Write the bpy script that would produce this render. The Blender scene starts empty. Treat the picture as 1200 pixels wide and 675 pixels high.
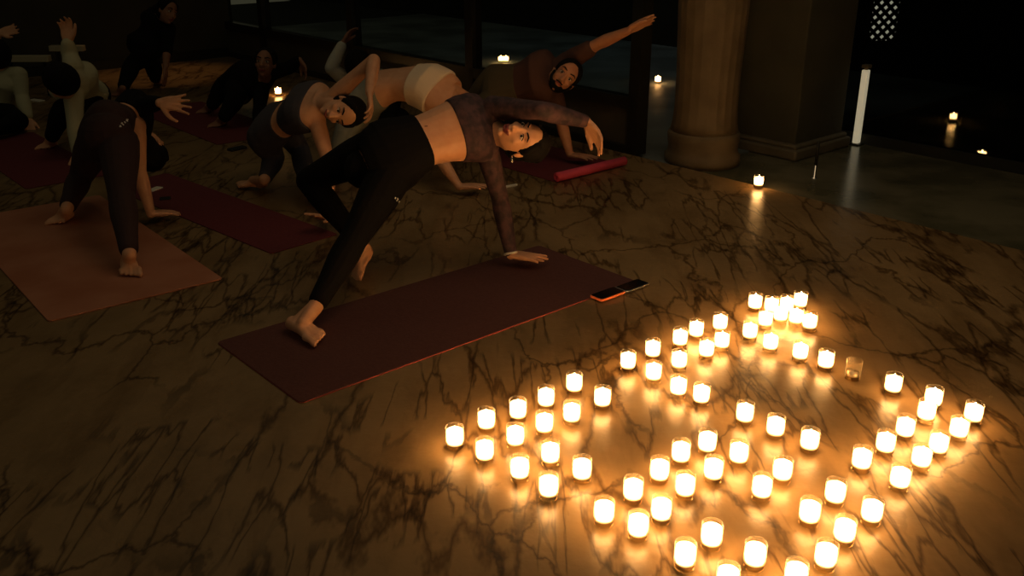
import bpy, math, random
from mathutils import Vector, Matrix
random.seed(7)
D = bpy.data
COL = bpy.context.scene.collection
sc = bpy.context.scene

# ------------------------------------------------------------------ camera, world, lights, exposure
FPX, PITCH, CH = 1100.0, math.radians(22.03), 1.55
cam = D.objects.new('camera', D.cameras.new('camera')); COL.objects.link(cam)
cam.location = (0, 0, CH); cam.rotation_euler = (math.pi/2 - PITCH, 0, 0)
cam.data.sensor_width = 36; cam.data.lens = FPX/1200*36; cam.data.clip_end = 100
sc.camera = cam
sc.view_settings.view_transform = 'Standard'; sc.view_settings.look = 'None'
sc.view_settings.exposure = 0.0; sc.view_settings.gamma = 1.0; sc.view_settings.use_curve_mapping = False
CANDLE = 40.0          # glow of one candle
CANDLE_COL = (1.0, 0.54, 0.21)
w = D.worlds.new('world'); sc.world = w; w.use_nodes = True
w.node_tree.nodes['Background'].inputs[0].default_value = (0.95, 0.80, 0.48, 1)
w.node_tree.nodes['Background'].inputs[1].default_value = 0.052

CP, SP = math.cos(PITCH), math.sin(PITCH)
RT = Vector((1, 0, 0)); UP = Vector((0, SP, CP)); TC = Vector((0, -CP, SP)); CAMP = Vector((0, 0, CH))
def V(r, u, c): return (RT*r + UP*u + TC*c).normalized()
def P(px, py, d): return CAMP + RT*((px-600)/FPX*d) + UP*(-(py-337.5)/FPX*d) - TC*d
def G(px, py, z=0.0):
    v = (py-337.5)/FPX
    return P(px, py, (CH-z)/(SP + v*CP))
def nxt(prev, px, py, L, sgn=1):
    """joint on the line of sight at distance L from prev; sgn=1 the nearer solution"""
    r = (P(px, py, 1)-CAMP).normalized(); o = CAMP-prev
    b = o.dot(r); c = o.dot(o)-L*L; q = b*b-c
    t = -b if q < 0 else (-b - math.sqrt(q) if sgn > 0 else -b + math.sqrt(q))
    return CAMP + r*t

def spot(name, loc, target, power, col, ang, blend=.8, rad=.1):
    l = D.lights.new(name, 'SPOT'); l.energy = power; l.color = col; l.spot_size = math.radians(ang); l.spot_blend = blend; l.shadow_soft_size = rad
    o = D.objects.new(name, l); COL.objects.link(o); o.location = loc
    o.rotation_euler = (Vector(target)-Vector(loc)).to_track_quat('-Z', 'Y').to_euler(); return o
A = Vector((0.7513, 0.6600, 0)); B = Vector((-0.6600, 0.7513, 0))     # the room's two directions
O = G(795, 195)
def R(u, w_, z=0.0): return O + A*u + B*w_ + Vector((0, 0, z))
ANG = math.atan2(A.y, A.x)
def uw(p): q = p-O; return q.dot(A), q.dot(B)
far = G(190, 88)
spot('added_far_spot', far+Vector((.3, .2, 3.2)), far, 55.0, (1, .50, .2), 34)  # added unseen lamp that makes the orange patch on the far floor
mid = R(-2.2, 2.5)
spot('background_fill', mid+Vector((0, 0, 4.0)), mid, 10.0, (1, .74, .40), 120, 1, .4)  # added fill from above, lifts the people at the back
ar = D.lights.new('warm_overhead_fill', 'AREA'); ar.energy = 9.5; ar.color = (1, .66, .36); ar.size = 2.6; ar.spread = math.radians(120)
aro = D.objects.new('warm_overhead_fill', ar); COL.objects.link(aro); aro.location = (1.1, 3.7, 3.3)  # added overhead fill, evens out the warm light on the floor
terrace_aim = R(4.0, 3.4)
spot('terrace_fill', terrace_aim+Vector((0, 0, 4.0)), terrace_aim, 11.0, (.62, .85, 1.0), 100, 1, .5)  # added bluish spot standing in for dim outdoor light

# ------------------------------------------------------------------ materials
def mat(name, col, rough=.6, metal=0.0, emit=None, es=0.0, spec=.5, noise=None, sheen=0, bump=0):
    m = D.materials.new(name); m.use_nodes = True; nt = m.node_tree; b = nt.nodes['Principled BSDF']
    b.inputs['Base Color'].default_value = (*col, 1); b.inputs['Roughness'].default_value = rough
    b.inputs['Metallic'].default_value = metal; b.inputs['Specular IOR Level'].default_value = spec
    if sheen: b.inputs['Sheen Weight'].default_value = sheen
    if emit: b.inputs['Emission Color'].default_value = (*emit, 1); b.inputs['Emission Strength'].default_value = es
    if noise or bump:
        tc = nt.nodes.new('ShaderNodeTexCoord'); n = nt.nodes.new('ShaderNodeTexNoise')
        n.inputs['Scale'].default_value = noise[0] if noise else 60; n.inputs['Detail'].default_value = 5
        nt.links.new(tc.outputs['Object'], n.inputs['Vector'])
        if noise:
            r = nt.nodes.new('ShaderNodeValToRGB'); r.color_ramp.elements[0].position = .38; r.color_ramp.elements[1].position = .62
            r.color_ramp.elements[0].color = (*col, 1); r.color_ramp.elements[1].color = (*noise[1], 1)
            nt.links.new(n.outputs['Fac'], r.inputs['Fac']); nt.links.new(r.outputs['Color'], b.inputs['Base Color'])
        if bump:
            bp = nt.nodes.new('ShaderNodeBump'); bp.inputs['Strength'].default_value = bump; bp.inputs['Distance'].default_value = .004
            nt.links.new(n.outputs['Fac'], bp.inputs['Height']); nt.links.new(bp.outputs['Normal'], b.inputs['Normal'])
    return m
def thin_glass(name, tint, gloss=.08, rough=.03):
    m = D.materials.new(name); m.use_nodes = True; nt = m.node_tree; nt.nodes.clear()
    out = nt.nodes.new('ShaderNodeOutputMaterial'); mx = nt.nodes.new('ShaderNodeMixShader')
    t = nt.nodes.new('ShaderNodeBsdfTransparent'); t.inputs[0].default_value = (*tint, 1)
    g = nt.nodes.new('ShaderNodeBsdfGlossy'); g.inputs['Roughness'].default_value = rough; g.inputs['Color'].default_value = (.9, .9, .9, 1)
    lw = nt.nodes.new('ShaderNodeLayerWeight'); lw.inputs['Blend'].default_value = gloss
    nt.links.new(lw.outputs['Fresnel'], mx.inputs[0]); nt.links.new(t.outputs[0], mx.inputs[1]); nt.links.new(g.outputs[0], mx.inputs[2])
    nt.links.new(mx.outputs[0], out.inputs[0]); return m

def floor_mat():
    m = D.materials.new('veined_brown_marble'); m.use_nodes = True; nt = m.node_tree; b = nt.nodes['Principled BSDF']
    N = nt.nodes.new; L = nt.links.new
    tc = N('ShaderNodeTexCoord')
    def mapping(rot, scl, loc=(0, 0, 0)):
        mp = N('ShaderNodeMapping'); mp.inputs['Rotation'].default_value = (0, 0, rot); mp.inputs['Scale'].default_value = scl; mp.inputs['Location'].default_value = loc
        L(tc.outputs['Object'], mp.inputs['Vector']); return mp.outputs[0]
    def noise(vec, s, det=4, rough=.6):
        n = N('ShaderNodeTexNoise'); n.inputs['Scale'].default_value = s; n.inputs['Detail'].default_value = det; n.inputs['Roughness'].default_value = rough
        L(vec, n.inputs['Vector']); return n
    def warp(vec, s, amt, det=4):
        n = noise(vec, s, det); sub = N('ShaderNodeVectorMath'); sub.operation = 'SUBTRACT'; sub.inputs[1].default_value = (.5, .5, .5); L(n.outputs['Color'], sub.inputs[0])
        sc_ = N('ShaderNodeVectorMath'); sc_.operation = 'SCALE'; sc_.inputs['Scale'].default_value = amt; L(sub.outputs[0], sc_.inputs[0])
        ad = N('ShaderNodeVectorMath'); ad.operation = 'ADD'; L(vec, ad.inputs[0]); L(sc_.outputs[0], ad.inputs[1]); return ad.outputs[0]
    def ramp(fac, p0, c0, p1, c1):
        r = N('ShaderNodeValToRGB'); r.color_ramp.elements[0].position = p0; r.color_ramp.elements[1].position = p1
        r.color_ramp.elements[0].color = (*c0, 1); r.color_ramp.elements[1].color = (*c1, 1); L(fac, r.inputs['Fac']); return r.outputs['Color']
    def mul(a, b_):
        x = N('ShaderNodeMix'); x.data_type = 'RGBA'; x.blend_type = 'MULTIPLY'; x.inputs[0].default_value = 1; L(a, x.inputs[6]); L(b_, x.inputs[7]); return x.outputs[2]
    def light(a, b_):
        x = N('ShaderNodeMix'); x.data_type = 'RGBA'; x.blend_type = 'LIGHTEN'; x.inputs[0].default_value = 1; L(a, x.inputs[6]); L(b_, x.inputs[7]); return x.outputs[2]
    def veins(rot, scl, vs, wamt, width, mask_s, mlo, mhi, loc, ws=2.0):
        v = warp(mapping(rot, scl, loc), ws, wamt, 6)
        vo = N('ShaderNodeTexVoronoi'); vo.feature = 'DISTANCE_TO_EDGE'; vo.inputs['Scale'].default_value = vs; L(v, vo.inputs['Vector'])
        c = ramp(vo.outputs['Distance'], 0.0, (.32, .27, .19), width, (1, 1, 1))
        mk = ramp(noise(mapping(0, (1, 1, 1), loc), mask_s, 2).outputs['Fac'], mlo, (0, 0, 0), mhi, (1, 1, 1))
        return light(c, mk)
    base = ramp(noise(warp(mapping(.3, (1, 1, 1)), 1.0, .5), 1.3, 5, .6).outputs['Fac'], .30, (.180, .118, .055), .72, (.295, .196, .092))
    v1 = veins(.65, (1.0, .34, 1), 2.0, .55, .030, .9, .47, .56, (3, 1, 0), 1.6)
    v2 = veins(.80, (1.0, .20, 1), 6.5, .34, .045, 1.2, .46, .52, (7, 5, 0), 2.2)
    v3 = veins(-.5, (1.0, .6, 1), 1.9, .50, .018, .8, .46, .58, (1, 9, 0), 1.8)
    v4 = veins(.58, (1.0, .16, 1), 12.0, .30, .07, 1.5, .42, .48, (12, 4, 0), 2.5)
    fine = ramp(noise(warp(mapping(.6, (1, .3, 1)), 2, .4), 5, 5, .65).outputs['Fac'], .32, (.72, .68, .62), .55, (1, 1, 1))
    c = mul(mul(mul(mul(mul(base, v1), v2), v3), v4), fine)
    L(c, b.inputs['Base Color'])
    rr = N('ShaderNodeMapRange'); rr.inputs['To Min'].default_value = .24; rr.inputs['To Max'].default_value = .38
    L(noise(mapping(0, (1, 1, 1)), 3, 4).outputs['Fac'], rr.inputs['Value']); L(rr.outputs[0], b.inputs['Roughness'])
    bp = N('ShaderNodeBump'); bp.inputs['Strength'].default_value = .35; bp.inputs['Distance'].default_value = .01
    L(noise(mapping(0, (1, 1, 1)), 7, 5).outputs['Fac'], bp.inputs['Height']); L(bp.outputs[0], b.inputs['Normal'])
    b.inputs['Specular IOR Level'].default_value = .28
    return m

def emis_transp(name, col, s):
    m = D.materials.new(name); m.use_nodes = True; nt = m.node_tree; nt.nodes.clear()
    out = nt.nodes.new('ShaderNodeOutputMaterial'); e = nt.nodes.new('ShaderNodeEmission'); e.inputs[0].default_value = (*col, 1); e.inputs[1].default_value = s
    nt.links.new(e.outputs[0], out.inputs[0]); return m
M = {
 'floor': floor_mat(),
 'darkfloor': mat('dark_polished_stone', (.075, .075, .045), .22, noise=(2.5, (.16, .15, .10)), spec=.3),
 'wall': mat('dark_wall_paint', (.035, .032, .022), .8, noise=(3, (.045, .04, .028))),
 'frame': mat('black_metal_frame', (.012, .012, .010), .4),
 'terrace': mat('grey_terrace_stone', (.20, .24, .25), .55, noise=(1.4, (.10, .12, .12))),
 'outdark': mat('unlit_outdoor_dark', (.01, .012, .01), .9),  # near black, stands for what lies unlit outside
 'pane': thin_glass('window_glass', (.75, .8, .8), .04, .12),
 'candleglass': thin_glass('candle_glass', (.95, .90, .80), .05, .12),
 'glassbase': thin_glass('thick_glass_base', (.86, .78, .60), .12, .12),
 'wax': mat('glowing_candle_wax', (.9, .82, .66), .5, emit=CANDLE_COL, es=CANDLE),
 'waxoff': mat('unlit_candle_wax', (.55, .52, .56), .5),
 'flame': emis_transp('candle_flame', (1, .62, .25), CANDLE*1.7),
 'wick': mat('black_wick', (.01, .01, .01), .9),
 'tin': mat('tealight_tin', (.6, .6, .62), .3, 1.0),
 'column': mat('ribbed_stone_column', (.095, .070, .036), .7, noise=(6, (.135, .10, .055)), bump=.4),
 'pillar': mat('dark_olive_pillar', (.036, .037, .022), .8, noise=(4, (.046, .047, .030))),
 'plinth': mat('pale_stone_plinth', (.09, .08, .055), .6, noise=(5, (.12, .11, .075))),
 'chrome': mat('chrome_metal', (.8, .8, .78), .15, 1.0),
 'maroon': mat('maroon_mat_rubber', (.085, .024, .020), .85, noise=(90, (.10, .030, .025)), bump=.3),
 'redlayer': mat('coral_lit_edge', (.55, .09, .08), .7),  # coral layer far brighter than the top, so the mat edge looks lit
 'redmat': mat('dark_red_mat_rubber', (.11, .012, .018), .85, noise=(80, (.13, .015, .022)), bump=.3),
 'pinkmat': mat('pink_mat_rubber', (.62, .06, .12), .75, bump=.3),
 'orangemat': mat('dusty_orange_mat', (.36, .125, .06), .8, noise=(3, (.44, .18, .10)), bump=.3),
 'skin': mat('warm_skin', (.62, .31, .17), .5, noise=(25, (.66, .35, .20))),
 'skindim': mat('dimmed_skin', (.26, .12, .07), .6, noise=(25, (.28, .13, .075))),  # skin darkened in colour for people in the dim background
 'palegrey': mat('pale_grey_cloth', (.42, .43, .38), .85),
 'skindark': mat('tanned_skin', (.46, .20, .11), .5, noise=(25, (.50, .24, .13))),
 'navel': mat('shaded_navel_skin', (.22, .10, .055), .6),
 'black': mat('black_stretch_fabric', (.005, .0045, .005), .9, spec=.15),
 'purple': mat('mottled_plum_fabric', (.024, .013, .019), .8, noise=(28, (.075, .034, .042)), bump=.3),
 'wine': mat('dark_wine_fabric', (.028, .010, .010), .85, bump=.2),
 'bluegrey': mat('dark_blue_grey_fabric', (.040, .038, .052), .8),
 'white': mat('cream_fabric', (.85, .68, .50), .8, bump=.3),
 'paleolive': mat('pale_olive_cloth', (.42, .41, .27), .85, bump=.4),
 'grey': mat('grey_cloth', (.20, .21, .18), .85),
 'olive': mat('olive_brown_cloth', (.085, .062, .030), .85),
 'brown': mat('dark_brown_cloth', (.075, .030, .022), .85),
 'hair': mat('black_hair', (.004, .003, .003), .8, spec=.2),
 'lips': mat('dark_lips', (.22, .035, .03), .45),
 'teeth': mat('teeth', (.8, .7, .6), .3),
 'eyewhite': mat('eye_white', (.5, .4, .33), .3),
 'iris': mat('dark_iris', (.01, .006, .004), .2),
 'phone': mat('black_phone_glass', (.006, .006, .007), .12),
 'orangecase': mat('orange_phone_case', (.9, .22, .08), .5),
 'silver': mat('silver_edge', (.8, .76, .7), .25, .8),
 'whiteplastic': mat('white_plastic', (.75, .72, .62), .5),
 'logo': mat('white_print', (.75, .75, .72), .6),
 'lampglow': mat('lamp_glow', (.9, .9, .8), .5, emit=(1, .88, .58), es=.27),
 'dotglow': mat('screen_glow', (.9, .9, .8), .5, emit=(1, .93, .72), es=1.7),
 'bench': mat('pale_bench_paint', (.42, .38, .26), .6),
}

# the wax glows brightest around the flame and less at its foot; the glass wall scatters a little of it
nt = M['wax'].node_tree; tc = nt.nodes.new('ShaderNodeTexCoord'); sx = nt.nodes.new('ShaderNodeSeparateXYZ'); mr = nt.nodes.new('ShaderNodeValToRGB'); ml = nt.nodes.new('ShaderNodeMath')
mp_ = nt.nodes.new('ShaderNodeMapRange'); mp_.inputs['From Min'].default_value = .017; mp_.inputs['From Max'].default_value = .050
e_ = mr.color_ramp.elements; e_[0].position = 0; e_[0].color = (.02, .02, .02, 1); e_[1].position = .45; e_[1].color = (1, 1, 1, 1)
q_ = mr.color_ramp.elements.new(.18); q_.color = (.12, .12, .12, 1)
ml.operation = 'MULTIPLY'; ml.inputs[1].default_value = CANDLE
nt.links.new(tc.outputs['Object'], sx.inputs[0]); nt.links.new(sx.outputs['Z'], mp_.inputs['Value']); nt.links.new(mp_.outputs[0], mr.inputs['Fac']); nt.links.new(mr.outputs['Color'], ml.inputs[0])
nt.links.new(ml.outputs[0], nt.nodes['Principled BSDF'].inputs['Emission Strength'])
nt = M['candleglass'].node_tree; o_ = [n for n in nt.nodes if n.type == 'OUTPUT_MATERIAL'][0]; prev = o_.inputs[0].links[0].from_socket
tr = nt.nodes.new('ShaderNodeBsdfTranslucent'); tr.inputs[0].default_value = (.9, .85, .75, 1); mx = nt.nodes.new('ShaderNodeMixShader'); mx.inputs[0].default_value = .10
nt.links.new(prev, mx.inputs[1]); nt.links.new(tr.outputs[0], mx.inputs[2]); nt.links.new(mx.outputs[0], o_.inputs[0])

# ------------------------------------------------------------------ mesh helpers
class MB:
    def __init__(s): s.v = []; s.f = []; s.m = []
    def add(s, vs, fs, mi=0):
        o = len(s.v); s.v += [Vector(q) for q in vs]; s.f += [tuple(i+o for i in f) for f in fs]; s.m += [mi]*len(fs)
    def box(s, c, X, Y, Z, mi=0):
        """box centred on c with half vectors X, Y, Z"""
        vs = [c+X*a+Y*b+Z*d for d in (-1, 1) for b in (-1, 1) for a in (-1, 1)]
        s.add(vs, [(0, 2, 3, 1), (4, 5, 7, 6), (0, 1, 5, 4), (2, 6, 7, 3), (0, 4, 6, 2), (1, 3, 7, 5)], mi)
    def rbox(s, u0, u1, w0, w1, z0, z1, mi=0):
        s.box(R((u0+u1)/2, (w0+w1)/2, (z0+z1)/2), A*((u1-u0)/2), B*((w1-w0)/2), Vector((0, 0, (z1-z0)/2)), mi)
    def ring_loft(s, rings, mi=0, cap=True):
        n = len(rings[0]); vs = [p for r in rings for p in r]; fs = []
        for i in range(len(rings)-1):
            for j in range(n):
                k = (j+1) % n; fs.append((i*n+j, i*n+k, (i+1)*n+k, (i+1)*n+j))
        if cap: fs.append(tuple(range(n-1, -1, -1))); fs.append(tuple((len(rings)-1)*n+j for j in range(n)))
        s.add(vs, fs, mi)
    def ball(s, c, rx, ry=None, rz=None, F=None, seg=14, mi=0):
        ry = ry or rx; rz = rz or rx; F = F or (Vector((1, 0, 0)), Vector((0, 1, 0)), Vector((0, 0, 1)))
        X, Y, Z = F; rings = []; n = seg//2+1
        vs = [c - Z*rz]; fs = []
        for i in range(1, n):
            ph = math.pi*i/n; z = -math.cos(ph); r = math.sin(ph)
            vs += [c + X*(rx*r*math.cos(2*math.pi*j/seg)) + Y*(ry*r*math.sin(2*math.pi*j/seg)) + Z*(rz*z) for j in range(seg)]
        vs.append(c + Z*rz); last = len(vs)-1
        for j in range(seg): k = (j+1) % seg; fs.append((0, 1+k, 1+j))
        for i in range(n-2):
            for j in range(seg): k = (j+1) % seg; a = 1+i*seg; fs.append((a+j, a+k, a+seg+k, a+seg+j))
        a = 1+(n-2)*seg
        for j in range(seg): k = (j+1) % seg; fs.append((a+j, a+k, last))
        s.add(vs, fs, mi)
    def tube(s, pts, rad, seg=12, mi=0, balls=True):
        """closed tapered tube along pts, round joints"""
        for i in range(len(pts)-1):
            a, b = pts[i], pts[i+1]; d = (b-a)
            if d.length < 1e-5: continue
            d.normalize(); x = d.orthogonal().normalized(); y = d.cross(x)
            rg = [[p + x*(r*math.cos(2*math.pi*j/seg)) + y*(r*math.sin(2*math.pi*j/seg)) for j in range(seg)] for p, r in ((a, rad[i]), (b, rad[i+1]))]
            s.ring_loft(rg, mi)
        if balls:
            for p, r in zip(pts, rad): s.ball(p, r, seg=seg, mi=mi)
    def lathe(s, prof, c=Vector((0, 0, 0)), seg=28, mi=0, cap=True):
        s.ring_loft([[c + Vector((r*math.cos(2*math.pi*j/seg), r*math.sin(2*math.pi*j/seg), z)) for j in range(seg)] for r, z in prof], mi, cap)
    def mesh(s, name, mats, smooth=True):
        me = D.meshes.new(name); me.from_pydata([tuple(v) for v in s.v], [], s.f)
        for m in mats: me.materials.append(m)
        me.polygons.foreach_set('material_index', s.m)
        if smooth: me.polygons.foreach_set('use_smooth', [True]*len(s.f))
        me.update(); return me
    def build(s, name, mats, parent=None, smooth=False, bevel=0, origin=None):
        if not isinstance(mats, (list, tuple)): mats = [mats]
        o = None
        if parent is None:
            if origin is None:
                n = len(s.v); origin = sum(s.v, Vector())/n; origin.z = min(v.z for v in s.v)
            s.v = [v-origin for v in s.v]
        else:
            pl = world_loc(parent); s.v = [v-pl for v in s.v]
        o = D.objects.new(name, s.mesh(name, mats, smooth)); COL.objects.link(o)
        if parent is None: o.location = origin
        else: o.parent = parent
        if bevel:
            b = o.modifiers.new('bevel', 'BEVEL'); b.width = bevel; b.segments = 2; b.limit_method = 'ANGLE'
        return o
def world_loc(o):
    p = o.location.copy()
    while o.parent: o = o.parent; p += o.location
    return p
def tag(o, label=None, cat=None, group=None, kind=None):
    if label: o['label'] = label
    if cat: o['category'] = cat
    if group: o['group'] = group
    if kind: o['kind'] = kind
    return o
def empty(name, loc, label, cat, group=None):
    o = D.objects.new(name, None); COL.objects.link(o); o.location = loc; o.empty_display_size = .1
    return tag(o, label, cat, group)
def remeshed(mb, name, m, parent, vox, smooth=4):
    me = mb.mesh('tmp', []); t = D.objects.new('tmp', me); COL.objects.link(t)
    r = t.modifiers.new('r', 'REMESH'); r.mode = 'VOXEL'; r.voxel_size = vox; r.use_smooth_shade = True
    if smooth:
        q = t.modifiers.new('s', 'SMOOTH'); q.factor = .5; q.iterations = smooth
    dg = bpy.context.evaluated_depsgraph_get(); dg.update()
    me2 = D.meshes.new_from_object(t.evaluated_get(dg)); me2.name = name
    D.objects.remove(t); D.meshes.remove(me)
    me2.materials.clear(); me2.materials.append(m)
    pl = world_loc(parent); me2.transform(Matrix.Translation(-pl))
    o = D.objects.new(name, me2); COL.objects.link(o); o.parent = parent
    return o

# ------------------------------------------------------------------ the setting
W1 = uw(G(190, 74))[1]
def w_at(px, u=0.05):
    lo, hi = -6.0, W1+3
    for _ in range(60):
        m_ = (lo+hi)/2; q = R(u, m_)-CAMP
        x = 600 + FPX*q.dot(RT)/(-q.dot(TC))
        if x > px: lo = m_
        else: hi = m_
    return lo
def struct(o): return tag(o, kind='structure')
b = MB(); b.rbox(-9, 0, -5.5, W1, -.04, 0); struct(b.build('floor', M['floor'], origin=Vector((0, 0, -.04))))
U2 = uw(G(1100, 186, -.03))[0]
b = MB(); b.rbox(0.0, 9, -7, -.0, -.10, -.03); struct(b.build('floor', M['darkfloor'], origin=Vector((0, 0, -.10))))
UO = uw(G(690, 40))[0]
WT = w_at(478, UO-.3)
b = MB(); b.rbox(0.0, 9, .0, WT, -.10, -.02); struct(b.build('floor', M['terrace'], origin=Vector((0, 0, -.10))))
b = MB(); b.rbox(0.0, 9, WT, W1+6, -.10, -.03); struct(b.build('floor', M['outdark'], origin=Vector((0, 0, -.10))))  # near-black ground where the outdoors is only unlit
b = MB(); b.rbox(UO, UO+.2, -8, W1+8, -.1, 5.0); struct(b.build('night_backdrop', M['outdark']))  # added dark sheet standing in for the unlit distance past the terrace
b = MB(); b.rbox(-9, .1, W1, W1+.2, 0, 4.2); struct(b.build('wall_far', M['wall']))
b = MB(); b.rbox(-9, 0, W1-.03, W1, 0, .10); struct(b.build('baseboard_far', M['frame']))
# window wall on the line u = 0 from the column to the far corner
wA, wB = w_at(745), w_at(556)
step = wB-wA
posts = [wA]
while posts[-1]+step < W1: posts.append(posts[-1]+step)
H = 3.6
for i, p in enumerate(posts):
    q = posts[i+1] if i+1 < len(posts) else W1
    root = D.objects.new('window_%d' % (i+1), None); COL.objects.link(root); root.location = R(.05, (p+q)/2); struct(root)
    f = MB(); f.rbox(.0, .10, p-.045, p+.045, 0, H); f.rbox(.0, .10, p, q, 0, .05); f.rbox(.0, .10, p, q, .30, .38); f.rbox(.0, .10, p, q, H-.1, H); f.build('window_frame', M['frame'], root)
    g = MB(); g.rbox(.04, .05, p+.045, q-.045, .38, H-.1); g.build('pane', M['pane'], root)
    g = MB(); g.rbox(.03, .06, p+.045, q-.045, .05, .30); g.build('lower_panel', M['wall'], root)
# glass wall on the right, beyond the dark floor
root = D.objects.new('window_9', None); COL.objects.link(root); root.location = R(U2, -3); struct(root)
f = MB()
for k in (0, 5): f.rbox(U2, U2+.08, -.05-1.2*k-.04, -.05-1.2*k+.04, -.03, 3.2)
f.rbox(U2, U2+.08, -6.1, 0, -.03, .04); f.build('window_frame', M['outdark'], root)
g = MB(); g.rbox(U2+.035, U2+.045, -6.05, -.05, .04, 3.2)
g.build('pane', thin_glass('dark_window_glass', (.35, .36, .35), .03, .15), root)

# round column
cc = G(831, 196) + Vector((0, .25, 0)); cc.z = -.02
root = D.objects.new('trim_column', None); COL.objects.link(root); root.location = cc
tag(root, 'round ribbed brown stone column beside the window wall', 'column')
def ribbed(prof, n=22, depth=.003, seg=176):
    rings = []
    for r, z in prof:
        rings.append([cc + Vector(((r-depth*abs(math.sin(n*math.pi*j/seg)))*math.cos(2*math.pi*j/seg), (r-depth*abs(math.sin(n*math.pi*j/seg)))*math.sin(2*math.pi*j/seg), z)) for j in range(seg)])
    return rings
b = MB(); b.ring_loft(ribbed([(.225, .20), (.212, .27), (.205, .36), (.205, .55), (.215, .8), (.225, 1.1), (.232, 1.6), (.235, 3.4)])); b.build('shaft', M['column'], root, True)
b = MB(); b.lathe([(.245, -.01), (.25, .02), (.25, .05), (.235, .065), (.228, .10), (.235, .15), (.238, .19), (.228, .21)], cc, 64); b.build('base', M['column'], root, True)
root.name = 'stone_column'
# square pillar
pc = G(931, 189, -.03); pu, pw = uw(pc)
root = empty('square_pillar', R(pu+.3, pw+.35, -.03), 'dark square pillar on a pale curved stone plinth, right of the round column', 'pillar')
b = MB(); b.rbox(pu+.03, pu+.62, pw+.03, pw+.75, -.03, 3.6); b.build('shaft', M['pillar'], root, bevel=.01)
b = MB(); b.rbox(pu-.02, pu+.67, pw-.02, pw+.80, -.03, .045); b.rbox(pu+.0, pu+.65, pw+.0, pw+.78, .04, .075); b.build('plinth', M['plinth'], root, bevel=.015)
# wing of dark wall behind the pillar
b = MB(); b.rbox(pu+.6, U2, pw+.35, pw+.5, -.03, 3.4); struct(b.build('wall_back', M['wall']))

# ------------------------------------------------------------------ people
def basis(up, fwd):
    up = up.normalized(); x = fwd.cross(up).normalized(); y = up.cross(x).normalized(); return x, y, up
SEC = [(-.22, .07, .055, -.01), (-.12, .140, .095, -.012), (0.0, .165, .108, -.012), (.12, .158, .100, -.005), (.26, .132, .088, .0), (.38, .116, .080, .004),
       (.50, .121, .084, .006), (.62, .133, .094, .008), (.74, .145, .108, .014), (.86, .156, .095, .004), (.95, .150, .074, -.004), (1.02, .095, .058, -.006), (1.07, .055, .052, 0)]
def torso(mb, C, N, fp, fc, bulge, t0, t1, off, k=1.0, wk=1.0):
    L = (N-C).length; up0 = (N-C).normalized()
    def sec(t):
        for i in range(len(SEC)-1):
            if SEC[i][0] <= t <= SEC[i+1][0]:
                a = (t-SEC[i][0])/(SEC[i+1][0]-SEC[i][0]); return [SEC[i][q]*(1-a)+SEC[i+1][q]*a for q in (1, 2, 3)]
        return list(SEC[0][1:]) if t < SEC[0][0] else list(SEC[-1][1:])
    rings = []; n = 26; m_ = 28
    for i in range(n+1):
        t = t0+(t1-t0)*i/n; hw, hd, fo = sec(t); hw *= k*wk; hd *= k
        tt = min(1, max(0, t)); fw = fp.lerp(fc, tt)
        c = C + up0*(L*t) + bulge*(4*tt*(1-tt))
        c2 = C + up0*(L*(t+.01)) + bulge*(4*min(1, max(0, t+.01))*(1-min(1, max(0, t+.01))))
        X, Y, Z = basis(c2-c, fw)
        rg = []
        for j in range(m_):
            a = 2*math.pi*j/m_; ca, sa = math.cos(a), math.sin(a)
            e = .82
            rg.append(c + Y*fo + X*((hw+off)*math.copysign(abs(ca)**e, ca)) + Y*((hd+off)*math.copysign(abs(sa)**e, sa)))
        rings.append(rg)
    mb.ring_loft(rings)
def limb(mb, a, b_, prof, off=0, t0=0, t1=1, k=1.0):
    n = 8; pts = []; rad = []
    for i in range(n+1):
        t = t0+(t1-t0)*i/n
        for q in range(len(prof)-1):
            if prof[q][0] <= t <= prof[q+1][0]:
                s_ = (t-prof[q][0])/(prof[q+1][0]-prof[q][0]); r = prof[q][1]*(1-s_)+prof[q+1][1]*s_; break
        pts.append(a.lerp(b_, t)); rad.append(r*k+off)
    mb.tube(pts, rad, 14)
UARM = [(0, .046), (.25, .047), (.6, .040), (1, .034)]; FARM = [(0, .035), (.25, .038), (.7, .029), (1, .023)]
THIGH = [(0, .088), (.3, .084), (.7, .064), (1, .053)]; SHIN = [(0, .052), (.28, .056), (.65, .040), (1, .031)]
def hand(mb, wrist, d, n, curl=.3, spread=.12, side=1, k=1.0, bend=None):
    """d finger direction, n the way the palm faces, side=+1 thumb towards d x n"""
    d = d.normalized(); s_ = d.cross(n).normalized()*side; n = (d.cross(s_)).normalized(); n = n if n.dot(s_.cross(d)*-1) > 0 else n
    return d, s_, n
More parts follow.
